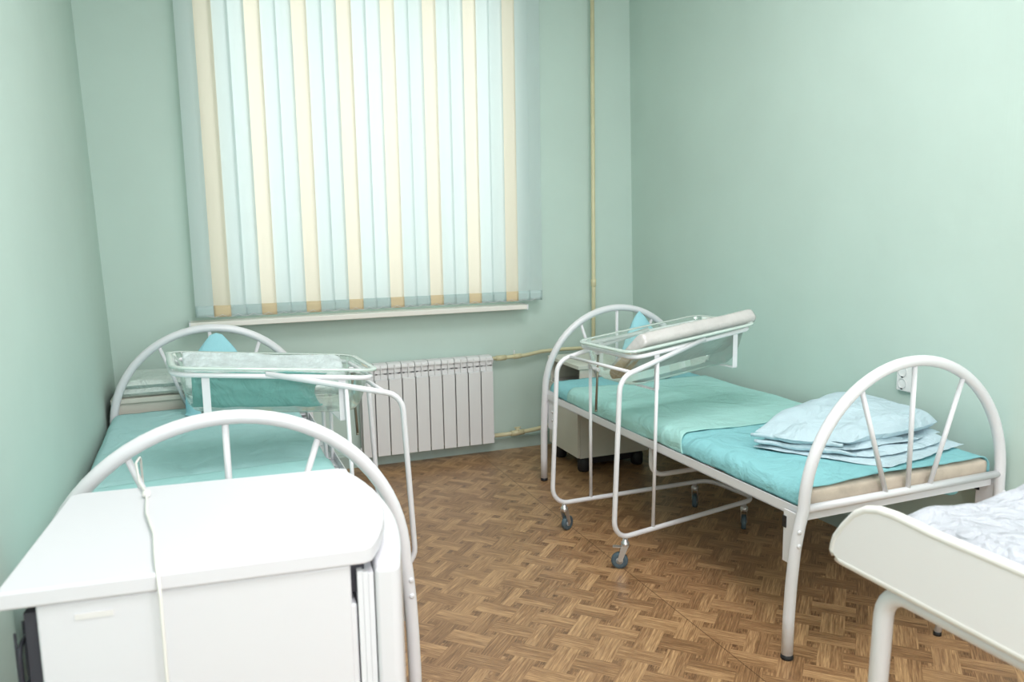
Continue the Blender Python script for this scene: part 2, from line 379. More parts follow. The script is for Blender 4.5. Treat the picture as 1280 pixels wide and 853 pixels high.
# vertical blind ------------------------------------------------------
def slat_mat(name, col, tr, mixf):
    m, nt, b = new_mat(name); out = nt.nodes['Material Output']
    b.inputs['Base Color'].default_value = (*col, 1); b.inputs['Roughness'].default_value = .8
    t = nt.nodes.new('ShaderNodeBsdfTranslucent'); t.inputs[0].default_value = (*tr, 1)
    tc = nt.nodes.new('ShaderNodeTexCoord'); mp = nt.nodes.new('ShaderNodeMapping'); mp.inputs['Scale'].default_value = (260, 260, 12)
    nt.links.new(tc.outputs['Object'], mp.inputs[0])
    n = nt.nodes.new('ShaderNodeTexNoise'); n.inputs['Scale'].default_value = 1; nt.links.new(mp.outputs[0], n.inputs['Vector'])
    bp = nt.nodes.new('ShaderNodeBump'); bp.inputs['Strength'].default_value = .25; bp.inputs['Distance'].default_value = .001; nt.links.new(n.outputs['Fac'], bp.inputs['Height'])
    nt.links.new(bp.outputs[0], b.inputs['Normal'])
    mx = nt.nodes.new('ShaderNodeMixShader'); mx.inputs[0].default_value = mixf
    nt.links.new(b.outputs[0], mx.inputs[1]); nt.links.new(t.outputs[0], mx.inputs[2]); nt.links.new(mx.outputs[0], out.inputs[0]); return m
M_sb = slat_mat('blue_slat_fabric', srgb(208, 223, 222), srgb(232, 239, 238), .42)
M_sc = slat_mat('cream_slat_fabric', srgb(230, 219, 198), srgb(248, 240, 226), .42)
M_hb = slat_mat('blue_slat_hem', srgb(192, 212, 210), srgb(160, 196, 196), .10)
M_hc = slat_mat('cream_slat_hem', srgb(228, 208, 170), srgb(206, 176, 126), .10)
blind = empty('vertical_blind', (1.42, -.1, .937), 0, 'vertical fabric blind of pale blue and cream strips covering the window', 'blind')
ZB = .937; XY1 = .571; PT = .07785
def slat(xc, cream, k):
    ang = math.radians(-9+random.uniform(-2.5, 2.5)); w = .0455
    x = xc-1.42; ztop = 3.0-ZB
    ph = random.uniform(0, 6)
    def fn(u, v, z0, z1):
        s = (u-.5)*2*w; z = z0+(z1-z0)*v; bow = .006*(1-(2*u-1)**2)
        a = ang+.05*math.sin(z*1.3+ph)
        return (x+s*math.cos(a)+bow*math.sin(a), s*math.sin(a)-bow*math.cos(a)-.002, z)
    o = MB().grid(lambda u, v: fn(u, v, .058, ztop), 5, 16).build('slat', M_sc if cream else M_sb, blind)
    zr = random.uniform(-.002, .002)
    h = MB().grid(lambda u, v: fn(u, v, zr, .06), 5, 3).build('hem_pocket', M_hc if cream else M_hb, o, solid=.004)
n = 0
for k in range(-1, 24):
    slat(XY1+PT*k if k >= 0 else XY1+PT*k-.008, k % 3 == 0, k)
MB().box(-.98, .98, -.03, .03, 3.0-ZB, 3.04-ZB).build('head_rail', M_white, blind, bevel=.003)
ch = MB()
for k in range(-1, 23):
    xa = XY1+PT*k-1.42; pts = [(xa+.0+PT*i/6, -.012, .012-.012*math.sin(PI*i/6)) for i in range(7)]
    ch.tube(pts, .0012, seg=5)
ch.build('link_chain', M_white, blind)
cc = MB(); cc.tube([(2.386-1.42, .01, 3.0-ZB), (2.386-1.42, .01, 1.42-ZB)], .0016, seg=6); cc.build('control_cord', M_white, blind)
MB().lathe([(0, 0), (.006, 0), (.008, .03), (.004, .05), (0, .05)], (2.386-1.42, .01, 1.37-ZB), 12).build('cord_weight', M_white, blind)

# radiator ----------------------------------------------------------
rad = empty('radiator', (1.68, 0, .0787), 0, 'white ten section wall radiator under the window sill', 'radiator')
RX = 2.08; Z0 = .0787
for k in range(10):
    xc = RX-.04-.08*k-1.68; m = MB()
    m.box(xc-.037, xc+.037, -.115, -.107, 0, .443)
    m.box(xc-.034, xc+.034, -.112, -.100, .443, .448)
    m.box(xc-.003, xc+.003, -.108, -.03, .01, .53)
    m.box(xc-.018, xc+.018, -.085, -.045, .01, .52)
    for s in (-1, 1): m.box(xc+s*.0375-.0012, xc+s*.0375+.0012, -.104, -.03, .44, .50)
    m.box(xc-.037, xc+.037, -.098, -.094, .446, .474)
    m.box(xc-.037, xc+.037, -.092, -.088, .480, .506)
    cap = [(-.103, .508), (-.104, .519), (-.098, .531), (-.085, .537), (-.035, .537), (-.03, .53), (-.03, .508)]
    m.prism(cap, 'x', xc-.0385, xc+.0385)
    m.box(xc-.037, xc+.037, -.038, -.03, 0, .51)
    m.build('radiator_section', M_rad, rad, bevel=.0015)
for s in (-1, 1):
    for z in (.031, .50):
        MB().tube([(s*.401, -.065, z), (s*.412, -.065, z)], .019, seg=16).build('end_plug', M_rad, rad)
for x in (-.25, .25):
    MB().box(x-.012, x+.012, -.04, 0, .47, .50).build('wall_bracket', M_rad, rad)

# pipes ---------------------------------------------------------------
pr_ = empty('heating_pipe', (2.782, -.06, 0), 0, 'cream painted vertical heating riser pipe in the corner right of the window', 'pipe')
MB().tube([(-.004, 0, 0.0), (.0, 0, 1.0), (-.008, 0, 3.1)], .0125, seg=14).build('riser', M_pipe, pr_)
MB().lathe([(.0125, 0), (.0165, .003), (.0165, .045), (.0125, .05)], (.0, 0, 1.0), 16).build('coupling', M_pipe, pr_)
b = MB()
b.tube([(-.69, 0, .555), (-.60, 0, .556), (-.47, .003, .560), (-.36, .012, .574), (-.2, .012, .578), (-.03, .004, .574), (0, 0, .574)], .0115, bend=.02, seg=12)
br = b.build('supply_branch', M_pipe, pr_); br.location.z = .035
MB().tube([(-.665, 0, .59), (-.60, 0, .591)], .0165, seg=8).build('union_nut', M_pipe, pr_)
MB().tube([(-.55, .0, .593), (-.50, .0, .594)], .0155, seg=12).build('union_nut', M_pipe, pr_)
MB().tube([(-.545, 0, .60), (-.545, 0, .632)], .004, seg=8).build('air_vent', M_white, pr_)
MB().tube([(-.69, 0, .108), (-.55, 0, .108), (-.40, .0, .120), (-.30, .0, .14), (-.03, 0, .16), (0, 0, .16)], .013, bend=.05, seg=12).build('return_branch', M_pipe, pr_)
v = MB(); v.tube([(-.575, 0, .108), (-.49, 0, .112)], .018, seg=10); v.tube([(-.53, 0, .11), (-.53, 0, .14)], .012, seg=10); v.box(-.55, -.51, -.006, .006, .14, .146)
v.build('valve', M_pipe, pr_)

# wall socket ---------------------------------------------------------
def build_socket():
    x = rx_at(.75); so = empty('wall_socket', (x, -2.19, .755), 0, 'white double power socket on the right wall behind the bed footboard', 'socket')
    MB().box(-.016, 0.002, -.041, .041, -.054, .060).build('socket_plate', M_socket, so, bevel=.006)
    for z in (.026, -.022):
        Mt = Matrix.Translation((-.0162, .010, z)) @ Matrix.Rotation(-PI/2, 4, 'Y')
        MB().lathe([(.021, -.001), (.021, .002), (.0185, .002), (.0175, -.006), (0, -.006)], seg=24, M=Mt).build('socket_outlet', mat('outlet_grey', srgb(205, 208, 208), .4), so)
        for s in (-1, 1):
            Mh = Matrix.Translation((-.0112, .010+s*.0095, z)) @ Matrix.Rotation(-PI/2, 4, 'Y')
            MB().lathe([(0, .0005), (.003, .0005), (.003, 0)], seg=10, M=Mh).build('pin_hole', M_black, so)
        MB().box(-.019, -.014, .006, .014, z-.0235, z-.0185).build('earth_clip', M_dark, so)
build_socket()

# beds ----------------------------------------------------------------
BW, BL, ZX, RA = .88, 1.963, .49, .44
def arch_path(sl, sr):
    p = [(-sl, 0, .012), (-sl*.96, 0, .14), (-sl*.85, 0, .25), (-sl*.63, 0, .36), (-sl*.30, 0, .44), (0, 0, ZX)]
    p += [(BW/2-RA*math.cos(a), 0, ZX+RA*math.sin(a)) for a in [PI*k/36 for k in range(1, 36)]]
    p += [(BW, 0, ZX), (BW+sr*.30, 0, .44), (BW+sr*.63, 0, .36), (BW+sr*.85, 0, .25), (BW+sr*.96, 0, .14), (BW+sr, 0, .012)]
    return p
def make_bed(loc, rz, SL, SR, label):
    bed = empty('hospital_bed', loc, rz, label, 'bed')
    bars = []
    for nm, y, sgn in (('footboard', 0, 1), ('headboard', BL, -1)):
        sl, sr = (SL, SR) if sgn > 0 else (min(SL, .012), min(SR, .012))
        fb = MB().tube([(a, y, c) for a, b_, c in arch_path(sl, sr)], .0185, seg=16).build(nm, M_white, bed)
        MB().tube([(0.01, y, ZX), (BW-.01, y, ZX)], .0135, seg=12).build('crossbar', M_white, fb)
        for s in (-1, 0, 1):
            a = (BW/2+s*.1, y, ZX+.01); b_ = (BW/2+s*.2233, y, ZX+math.sqrt(.425**2-(s*.2233)**2))
            MB().tube([a, b_], .0085, seg=10).build('spoke', M_white, fb)
        for xx in (-sl, BW+sr):
            MB().lathe([(0, 0), (.0195, 0), (.0200, .004), (.0188, .016), (0, .016)], (xx, y, 0), 16).build('rubber_foot', M_black, fb)
        # end angle iron
        m = MB(); m.box(.02, BW-.02, y+sgn*.018-.002, y+sgn*.018+.002, .445, .478); m.box(.02, BW-.02, min(y+sgn*.018, y+sgn*.05), max(y+sgn*.018, y+sgn*.05), .474, .478)
        m.build('end_rail', M_white, bed)
        for xx, s in ((0, -1), (BW, 1)):
            ya, yb = sorted((y+sgn*.012, y+sgn*.078)); xo = xx-s*.012+(0 if sgn < 0 else (-sl*.42 if s < 0 else sr*.5))
            m = MB(); m.box(xo-.0025, xo+.0025, ya, yb, .295, .505 if sgn < 0 else .47)
            br = m.build('rail_bracket', M_white, bed, bevel=.001)
            for z in (.35, .396):
                Mt = Matrix.Translation((xo+s*.002, y+sgn*.065 if sgn < 0 else y, z)) @ Matrix.Rotation(s*PI/2, 4, 'Y')
                if sgn > 0:
                    Mt = Matrix.Translation((xx+(-sl*.6-.002 if s < 0 else sr*.6+.001), y-.0175, z+.03)) @ Matrix.Rotation(PI/2, 4, 'X')
                MB().lathe([(.0075, 0), (.0075, .003), (.004, .0045), (0, .0045)], seg=12, M=Mt).build('bolt', M_chrome if sgn < 0 else M_white, br)
            MB().box(xo-.006, xo+.006, *sorted((y+sgn*.064, y+sgn*.080)) if sgn > 0 else sorted((y+.002, y+.02)), .41, .448).build('black_plug', M_black, br)
    for xx, s in ((.0, 1), (BW, -1)):
        m = MB(); a, b_ = sorted((xx-.0+s*.004, xx+s*.008)); m.box(a, b_, .02, BL-.02, .452, .487)
        a, b_ = sorted((xx+s*.004, xx+s*.04)); m.box(a, b_, .02, BL-.02, .452, .456)
        m.build('side_rail', M_white, bed)
    m = MB()
    for k in range(9): m.box(.03+k*.1, .05+k*.1, .03, BL-.03, .457, .460)
    for k in range(18): m.box(.02, BW-.02, .06+k*.108, .08+k*.108, .460, .463)
    m.build('slat_base', M_white, bed)
    MB().tube([(.08, 1.02, .455), (.08, 1.02, .29), (BW-.08, 1.02, .29), (BW-.08, 1.02, .455)], .011, bend=.06).build('support_loop', M_white, bed)
    return bed
RB = (2.1978, -2.6397, 0); RRZ = .0123
LB = (.0749, -2.4948, 0); LRZ = .0076
make_bed(RB, RRZ, .046, .004, 'white tubular hospital bed with arched ends along the right wall')
make_bed(LB, LRZ, .002, .018, 'white tubular hospital bed along the left wall, its footboard behind the white fridge')

def nz(x, y, z, s=1.0, seed=0): return noise.noise(Vector((x*s+seed*7.3, y*s-seed*3.1, z*s+seed)))
def place(o, loc, rz): o.location = loc; o.rotation_euler = (0, 0, rz); return o

def sheet_profile(t, w, z0, zt, rad):
    """t 0..1 around: near side bottom up, across the top, down the far side"""
    h = zt-z0; arc = PI/2*rad; Ls = [h-rad, arc, w-2*rad, arc, h-rad]; T = sum(Ls); d = t*T
    if d < Ls[0]: return (0, z0+d)
    d -= Ls[0]
    if d < Ls[1]: a = d/rad; return (rad-rad*math.cos(a), zt-rad+rad*math.sin(a))
    d -= Ls[1]
    if d < Ls[2]: return (rad+d, zt)
    d -= Ls[2]
    if d < Ls[3]: a = d/rad; return (w-rad+rad*math.sin(a), zt-rad+rad*math.cos(a))
    d -= Ls[3]
    return (w, zt-rad-d)
def make_sheet(name, m, base, rz, x0, x1, y0, y1, z0, zt, rad, amp, seed, cut=(0, 1), dfun=None, solid=.004, zl=None, nu=110, nv=90):
    def fn(u, v):
        t = cut[0]+(cut[1]-cut[0])*u
        zz = z0 if zl is None else z0
        px, pz = sheet_profile(t, x1-x0, zz, zt, rad)
        yy = y0+(y1-y0)*v
        if dfun: yy += dfun(u, v)
        edge = min(1, (px)/.06) if px < .3 else 1
        top = 1 if pz > zt-rad*.5 else .6
        dz = amp*(nz(px, yy, 0, 3.2, seed)+.5*nz(px*1.2, yy, 1, 9, seed)+.22*nz(px, yy*1.5, 2, 26, seed))
        side = 0
        if pz < zt-rad*.3 and px < .3:
            side = amp*1.0*nz(yy*6, pz*4, 3, 1, seed)*min(1, (zt-pz)/.05)
        zlow = 0
        if px < 1e-6: zlow = .010*nz(yy*4.5, 0, 5, 1, seed)*max(0, 1-(pz-zz)/(zt-zz))
        return (x0+px-abs(side)*1.0, yy, pz+dz*top*min(1, (pz-zz)/.06)+zlow)
    o = MB().grid(fn, nu, nv).build(name, m, None, solid=solid)
    place(o, base, rz); return o

# right bed: mattress, turquoise sheet, pale draw sheet, blanket, pillow
def soft_box(name, m, base, rz, x0, x1, y0, y1, z0, z1, r, amp, seed, n=(36, 60, 8)):
    """rounded, slightly lumpy pad"""
    def face(fn, a, b): mb.grid(fn, a, b)
    mb = MB(); cx, cy, cz = (x0+x1)/2, (y0+y1)/2, (z0+z1)/2; hx, hy, hz = (x1-x0)/2, (y1-y0)/2, (z1-z0)/2
    def rp(p):
        c = Vector((max(-hx+r, min(hx-r, p[0])), max(-hy+r, min(hy-r, p[1])), max(-hz+r, min(hz-r, p[2]))))
        d = Vector(p)-c
        q = c+(d.normalized()*r if d.length > 1e-9 else d)
        k = amp*nz(q.x, q.y, q.z, 7, seed)+amp*.5*nz(q.x, q.y, q.z, 20, seed)
        dn = d.normalized() if d.length > 1e-9 else Vector((0, 0, 0))
        return (cx+q.x+dn.x*k, cy+q.y+dn.y*k, cz+q.z+dn.z*k)
    for s in (-1, 1):
        mb.grid(lambda u, v: rp(((2*u-1)*hx, (2*v-1)*hy, s*hz)), n[0], n[1])
        mb.grid(lambda u, v: rp(((2*u-1)*hx, s*hy, (2*v-1)*hz)), n[0], n[2])
        mb.grid(lambda u, v: rp((s*hx, (2*u-1)*hy, (2*v-1)*hz)), n[1], n[2])
    o = mb.build(name, m); place(o, base, rz)
    import bmesh
    bm = bmesh.new(); bm.from_mesh(o.data); bmesh.ops.remove_doubles(bm, verts=bm.verts, dist=1e-5); bmesh.ops.recalc_face_normals(bm, faces=bm.faces); bm.to_mesh(o.data); bm.free()
    return o
tag(soft_box('mattress', M_mattress, RB, RRZ, .045, .85, .02, 1.92, .464, .541, .02, .004, 3), 'beige mattress on the right bed, its bare foot end showing under the turquoise sheet', 'mattress')
tag(make_sheet('bed_sheet', M_turq, RB, RRZ, .018, .862, .028, 1.935, .488, .552, .045, .007, 1), 'bright turquoise bed sheet tucked over the mattress of the right bed', 'sheet')
def drawcut(u, v):  # wavy near edge of the draw sheet
    return (.02*math.sin(u*5)+.012*nz(u*5, v, 0))*(1-v)
tag(make_sheet('draw_sheet', M_paleteal, RB, RRZ, .013, .86, .71, 1.72, .487, .560, .048, .007, 9, cut=(.0, .95), dfun=lambda u, v: (1-v)*(-.03*max(0, .12-u)/.12+.012*math.sin(9*u)+.035*u)-v*.05*u, solid=.003), 'pale green draw sheet laid across the turquoise sheet of the right bed', 'sheet')
# loose corners of the turquoise sheet hanging below the frame at the foot end
SHEET = [o for o in bpy.data.objects if o.name == 'bed_sheet'][0]
def flap(p0, p1, drop, seed):
    m = MB(); p0 = Vector(p0); p1 = Vector(p1)
    def fn(u, v):
        p = p0.lerp(p1, u); k = drop*(1-abs(2*u-1)**1.3)*v
        return (p.x+.006*nz(u*5, v*2, seed), p.y+.012*nz(u*6, v*2, seed+3)+.006*v, p.z-k)
    return m.grid(fn, 18, 8).build('loose_corner', M_turq, SHEET, solid=.002)
flap((.03, .055, .455), (.075, .13, .455), .055, 1)
flap((.62, .085, .455), (.85, .06, .455), .050, 2)
def bunch(u, v):
    a = v*2*PI; r = .017*(.8+.25*nz(u*3, math.cos(a), math.sin(a)))
    return (.852+r*math.cos(a)*.8, .034+.05*u, .507+r*1.9*math.sin(a)-.01*u)
MB().grid(bunch, 8, 20).build('loose_corner', M_turq, SHEET, solid=.002)

def make_blanket():
    mb = MB()
    def layer(quad, zb, th, puff, seed, n=30, rnd=.10, amp=.006, tip=0, sq=.06):
        q = [Vector((*p, 0)) for p in quad]
        def surf(sg):
            def fn(u, v):
                eu = min(u, 1-u); ev = min(v, 1-v)
                e = math.sqrt(max(0, 1-(1-min(1, eu/rnd))**2))*math.sqrt(max(0, 1-(1-min(1, ev/rnd))**2))
                # soften three corners of the outline
                cu, cv = 2*u-1, 2*v-1
                u2 = .5+.5*cu*(1-sq*cv*cv); v2 = .5+.5*cv*(1-sq*cu*cu)
                p = q[0].lerp(q[1], u2).lerp(q[3].lerp(q[2], u2), v2)
                T = th*(1 if not tip else min(1, .30+v/.35+max(0, u-.6)*.6))
                z = zb+T/2+sg*T/2*e
                if sg > 0 and puff: z += puff*(min(1, v/.62)**1.1)*min(1, (1-v)/.10)**.5*(math.sin(PI*min(1, max(0, u)))**.5)*(1+.20*math.cos((v-.42)*11))
                z += amp*(nz(p.x, p.y, seed, 5, seed)*1.6+nz(p.x, p.y, seed, 13, seed)*.8+.3*nz(p.x, p.y, seed, 30, seed))*(1 if sg > 0 else .3)*e
                out = .014*nz(p.x*3, p.y*3, 0, 3, seed)+.004*nz(p.x*12, p.y*12, 0, 3, seed)
                return (p.x+out, p.y+out, z)
            return fn
        mb.grid(surf(1), n, n); mb.grid(surf(-1), n, n)
    layer([(.155, .44), (.385, .035), (.872, .14), (.80, .66)], .556, .013, .0, 1, sq=0)
    layer([(.158, .455), (.40, .10), (.850, .165), (.80, .67)], .568, .017, .0, 2, sq=.06, amp=.009)
    layer([(.165, .47), (.335, .155), (.860, .195), (.79, .68)], .584, .020, .006, 3, sq=.08, amp=.009)
    layer([(.130, .46), (.345, .165), (.865, .205), (.80, .70)], .602, .060, .028, 4, 48, rnd=.15, tip=1, amp=.010, sq=.10)
    def roll(p0, p1, z, r, sd):
        P = []; R = []
        for k in range(25):
            t = k/24; P.append((p0[0]+(p1[0]-p0[0])*t+.008*nz(t*5, 0, 0, 1, sd), p0[1]+(p1[1]-p0[1])*t, z+.006*nz(t*6, 1, 0, 1, sd))); R.append(r*(.45+.55*math.sin(PI*t)+.2*nz(t*7, 3, 0, 1, sd)))
        mb.tube(P, R, seg=12)
    roll((.155, .455), (.345, .195), .606, .013, 2)
    roll((.165, .44), (.36, .15), .584, .011, 5)
    o = mb.build('blanket', M_blanket); place(o, RB, RRZ)
    return o
tag(make_blanket(), 'pale blue folded blanket piled at the foot end of the right bed', 'blanket')

def make_pillow(loc, rz, label, s=1.0, m=M_pillow, rt=0):
    prof = [(0, 0), (.026, -.008), (.085, -.080), (.125, -.15), (.145, -.25), (.14, -.35)] if rt else [(0, .0), (.03, -.03), (.085, -.11), (.13, -.20), (.15, -.28), (.15, -.35)]  # half width, z from the tip
    mb = MB(); n = 26; k = 40; H = .355
    def hw(z):
        for a, b_ in zip(prof, prof[1:]):
            if b_[1] <= z <= a[1]: t = (a[1]-z)/(a[1]-b_[1]); return a[0]+(b_[0]-a[0])*t
        return .15
    def fn(sgn):
        def f(u, v):
            z = -H*v; w = hw(z)*(1+.03*nz(v*6, 0, 0)); x = (2*u-1)*w; d = math.sqrt(max(0, 1-(2*u-1)**2))
            th = .055*min(1, v*2.4)**.8
            return (x-.01*v, sgn*d*th+.10*(1-v)+.008*nz(x*9, z*9, sgn), z+.0)
        return f
    mb.grid(fn(1), n, k); mb.grid(fn(-1), n, k)
    o = mb.build('pillow', m); o.location = loc; o.rotation_euler = (0, 0, rz); tag(o, label, 'pillow'); return o
make_pillow((2.70, -.865, .915), .0, 'light blue pillow stood on end against the headboard of the right bed')
make_pillow((.528, -.72, .916), .0, 'light blue pillow stood on end against the headboard of the left bed', rt=1)

# left bed
tag(soft_box('mattress', M_mattress, LB, LRZ, .012, .80, .02, 1.92, .464, .536, .02, .003, 5), 'mattress under the pale teal sheet of the left bed', 'mattress')
tag(make_sheet('bed_sheet', M_leftsheet, LB, LRZ, -.008, .812, .01, 1.945, .475, .552, .04, .007, 4), 'pale teal sheet covering the left bed between wall and fridge', 'sheet')
tag(make_sheet('draw_sheet', cloth_mat('pale_draw_cloth', srgb(168, 214, 212), .4, 6), LB, LRZ, -.012, .818, .10, .78, .49, .560, .042, .005, 6, cut=(.08, .97), dfun=lambda u, v: v*(.05*u), solid=.003), 'paler folded-over draw sheet near the foot of the left bed', 'sheet')

# nightstands ----------------------------------------------------------
def make_nightstand(loc, label):
    w, d, zb, zt = .44, .40, .084, .616
    t = empty('nightstand', loc, 0, label, 'nightstand')   # front faces -x, origin at near left floor corner
    m = MB(); m.box(0.004, w, 0, .014, zb, zt-.022); m.box(0.004, w, d-.014, d, zb, zt-.022); m.box(.01, w, .014, d-.014, zb, zb+.016); m.box(w-.012, w, .014, d-.014, zb+.016, zt-.022)
    m.build('cabinet_body', M_cream, t, bevel=.001)
    m = MB(); m.box(.012, w-.012, .014, d-.014, .468, .48); m.build('shelf', M_niche, t)
    MB().box(-.012, w+.008, -.01, d+.01, zt-.022, zt).build('top', M_cream, t, bevel=.003)
    dr = MB().box(-.010, .004, .004, d-.004, zb+.003, .466).build('door', M_cream, t, bevel=.002)
    MB().tube([(-.012, .05, .36), (-.03, .05, .36), (-.03, .05, .44), (-.012, .05, .44)], .004, bend=.008, seg=8).build('handle', M_chrome, dr)
    MB().box(.06, w-.02, .04, d-.03, .035, zb).build('black_base_box', M_black, t)  # black box set back under the cabinet
    for x in (.045, w-.05):
        for y in (.04, d-.05):
            MB().lathe([(0, 0), (.030, 0), (.036, .01), (.036, .06), (.025, .084), (0, .084)], (x, y, 0), 16).build('foot', M_black, t)
    return t
make_nightstand((2.392, -.650, 0), 'cream nightstand behind the headboard of the right bed, beside the heating pipe')
make_nightstand((.062, -.500, 0), 'cream nightstand in the left corner behind the headboard of the left bed')
fl = MB()
def lin_layer(z, th, sd, x0=.07, x1=.46, y0=-.50, y1=-.14):
    def f(s):
        def g(u, v):
            e = math.sin(min(1, min(u, 1-u)/.06)*PI/2)*math.sin(min(1, min(v, 1-v)/.06)*PI/2)
            x = x0+(x1-x0)*u+.005*nz(v*5, sd, 0); y = y0+(y1-y0)*v+.006*nz(u*6, sd, 1)
            return (x, y, z+th/2+s*th/2*e+.003*nz(x, y, sd, 9))
        return g
    fl.grid(f(1), 24, 20); fl.grid(f(-1), 24, 20)
for k, (z, th) in enumerate(((.618, .040), (.656, .038))): lin_layer(z, th, k+1, x0=.075+.004*k)
tag(fl.build('folded_linen', M_linen), 'folded pale mint linen lying on the nightstand in the left corner', 'linen')

# bassinet carts --------------------------------------------------------
def vA(u): return -.2375+.075*u
def vB(u): return .2375-.115*u
def ring_z(u): return .846+.103*u
def make_cart(loc, rz, label, mir=1):
    t = empty('bassinet_cart', loc, rz, label, 'cart')
    R = .0105
    A = lambda u, z: (u, vA(u), z)
    B = lambda u, z: (u, vB(u), z)
    zs = lambda u: .785+.245*u     # slanted bearer tube
    base = [A(.0, .70), A(.0, .135), A(.82, .135), B(.80, .135), B(.0, .135), B(.0, .70)]
    P = [A(.49, zs(.49)), A(.03, zs(.03)), A(0, .135), A(.84, .135), B(.84, .135), B(0, .135), B(.03, zs(.03)), B(.49, zs(.49))]
    MB().tube(P, R, bend=.075, seg=12).build('side_frame', M_white, t)
    MB().tube([A(.09, zs(.09)), B(.09, zs(.09))], .0075, seg=10).build('crossbar', M_white, t)
    MB().tube([A(.21, .135), A(.225, zs(.225))], .0075, seg=10).build('upright', M_white, t)
    s = mir
    su = (B if s > 0 else A)
    oth = (A if s > 0 else B)
    if s < 0: pass
    yb = su(.2, 0)[1]*.98
    MB().tube([su(.195, .135), (.19, yb, .755)], .0075, seg=10).build('upright', M_white, t)
    if s < 0:
        MB().tube([oth(.21, .135), oth(.225, zs(.225))], .0075, seg=10).build('upright', M_white, t)
    # ring carrying the tub, tilted up to the far end
    r = [(.12, -.212), (.78, -.178), (.78, .162), (.12, .205)]
    ring = MB().tube([(u, v, ring_z(u)+.0) for u, v in r], .0088, bend=.055, seg=12, closed=True).build('tub_ring', M_white, t)
    for u in (.235, .68):
        a = -.215+.052*(u-.12); b_ = .205-.065*(u-.12)
        zt, zb = ring_z(u), ring_z(u)-.152
        m = MB(); w = .0125; th = .0018
        m.box(u-w, u+w, a+.004-th, a+.004+th, zb, zt-.004); m.box(u-w, u+w, b_-.004-th, b_-.004+th, zb, zt-.004); m.box(u-w, u+w, a+.004, b_-.004, zb-.0036, zb)
        m.build('cradle_strap', M_white, t, bevel=.0008)
    # height adjuster
    ua, va = .135, yb*.32
    pz = .857; adj = MB().tube([(ua+.0, va-.0, pz-.01), (ua-.012, va, .590)], .0052, seg=10).build('adjuster_rod', M_steel, t)
    m = MB(); m.box(ua-.012, ua+.012, va-.009, va+.009, pz-.022, pz-.0); m.build('rod_eye', M_white, adj, bevel=.003)
    m = MB(); m.tube([(.19, yb, .772), (ua-.012, va, .772)], .0085, seg=10); m.tube([(ua-.012, va-.02, .772), (ua-.012, va+.02, .772)], .009, seg=8); m.tube([(.19, yb, .748), (.19, yb, .776)], .0105, seg=10)
    m.build('clamp', M_white, t, bevel=.002)
    MB().lathe([(.0, 0), (.006, 0), (.006, .006), (0, .006)], (ua-.012, va, .586), 8).build('rod_nut', M_steel, adj)
    # casters
    for i, (u, v) in enumerate(((.06, vA(.06)), (.06, vB(.06)), (.76, vA(.76)), (.76, vB(.76)))):
        a = (2.5, 0.37, 0.79, 0.7)[i] if mir > 0 else (2.9, 0.5, 0.4, 1.2)[i]; c = MB()
        dx, dy = math.cos(a)*.022, math.sin(a)*.022
        c.lathe([(0, .125), (.011, .125), (.011, .115), (.017, .112), (.017, .098), (.012, .094), (0, .094)], (u, v, 0), 16)
        Mr = Matrix.Translation((u, v, 0)) @ Matrix.Rotation(a, 4, 'Z')
        for sgn in (-1, 1):
            c.prism([(-.014, .100), (.014, .100), (.030, .040), (.022, .030), (.012, .034)], 'y', sgn*.0135-.0012, sgn*.0135+.0012, M=Mr)
        c.box(-.014, .014, -.0135, .0135, .096, .100, M=Mr)
        if i == 0: c.box(.010, .050, -.009, .009, .090, .094, M=Mr)
        cs = c.build('caster', M_chrome, t)
        Mw = Matrix.Translation((u+dx, v+dy, .034)) @ Matrix.Rotation(a, 4, 'Z') @ Matrix.Rotation(PI/2, 4, 'X')
        MB().lathe([(.014, -.009), (.020, -.010), (.030, -.011), (.034, -.007), (.034, .007), (.030, .011), (.020, .010), (.014, .009)], seg=28, M=Mw).build('wheel', M_tyre, cs)
        MB().lathe([(0, -.0125), (.006, -.0125), (.006, -.0105), (.015, -.0098), (.015, .0098), (.006, .0105), (.006, .0125), (0, .0125)], seg=20, M=Mw).build('hub', M_hub, cs)
    return t
def rrect(u0, u1, v0, v1, r, n=7):
    P = []
    for cx, cy, a0 in ((u1-r, v1-r, 0), (u0+r, v1-r, PI/2), (u0+r, v0+r, PI), (u1-r, v0+r, 1.5*PI)):
        for k in range(n+1):
            a = a0+PI/2*k/n; P.append((cx+r*math.cos(a), cy+r*math.sin(a)))
    return P
TU0, TU1, TV0, TV1 = .115, .765, -.19, .165
def rim_z(u): return ring_z(u)+.026
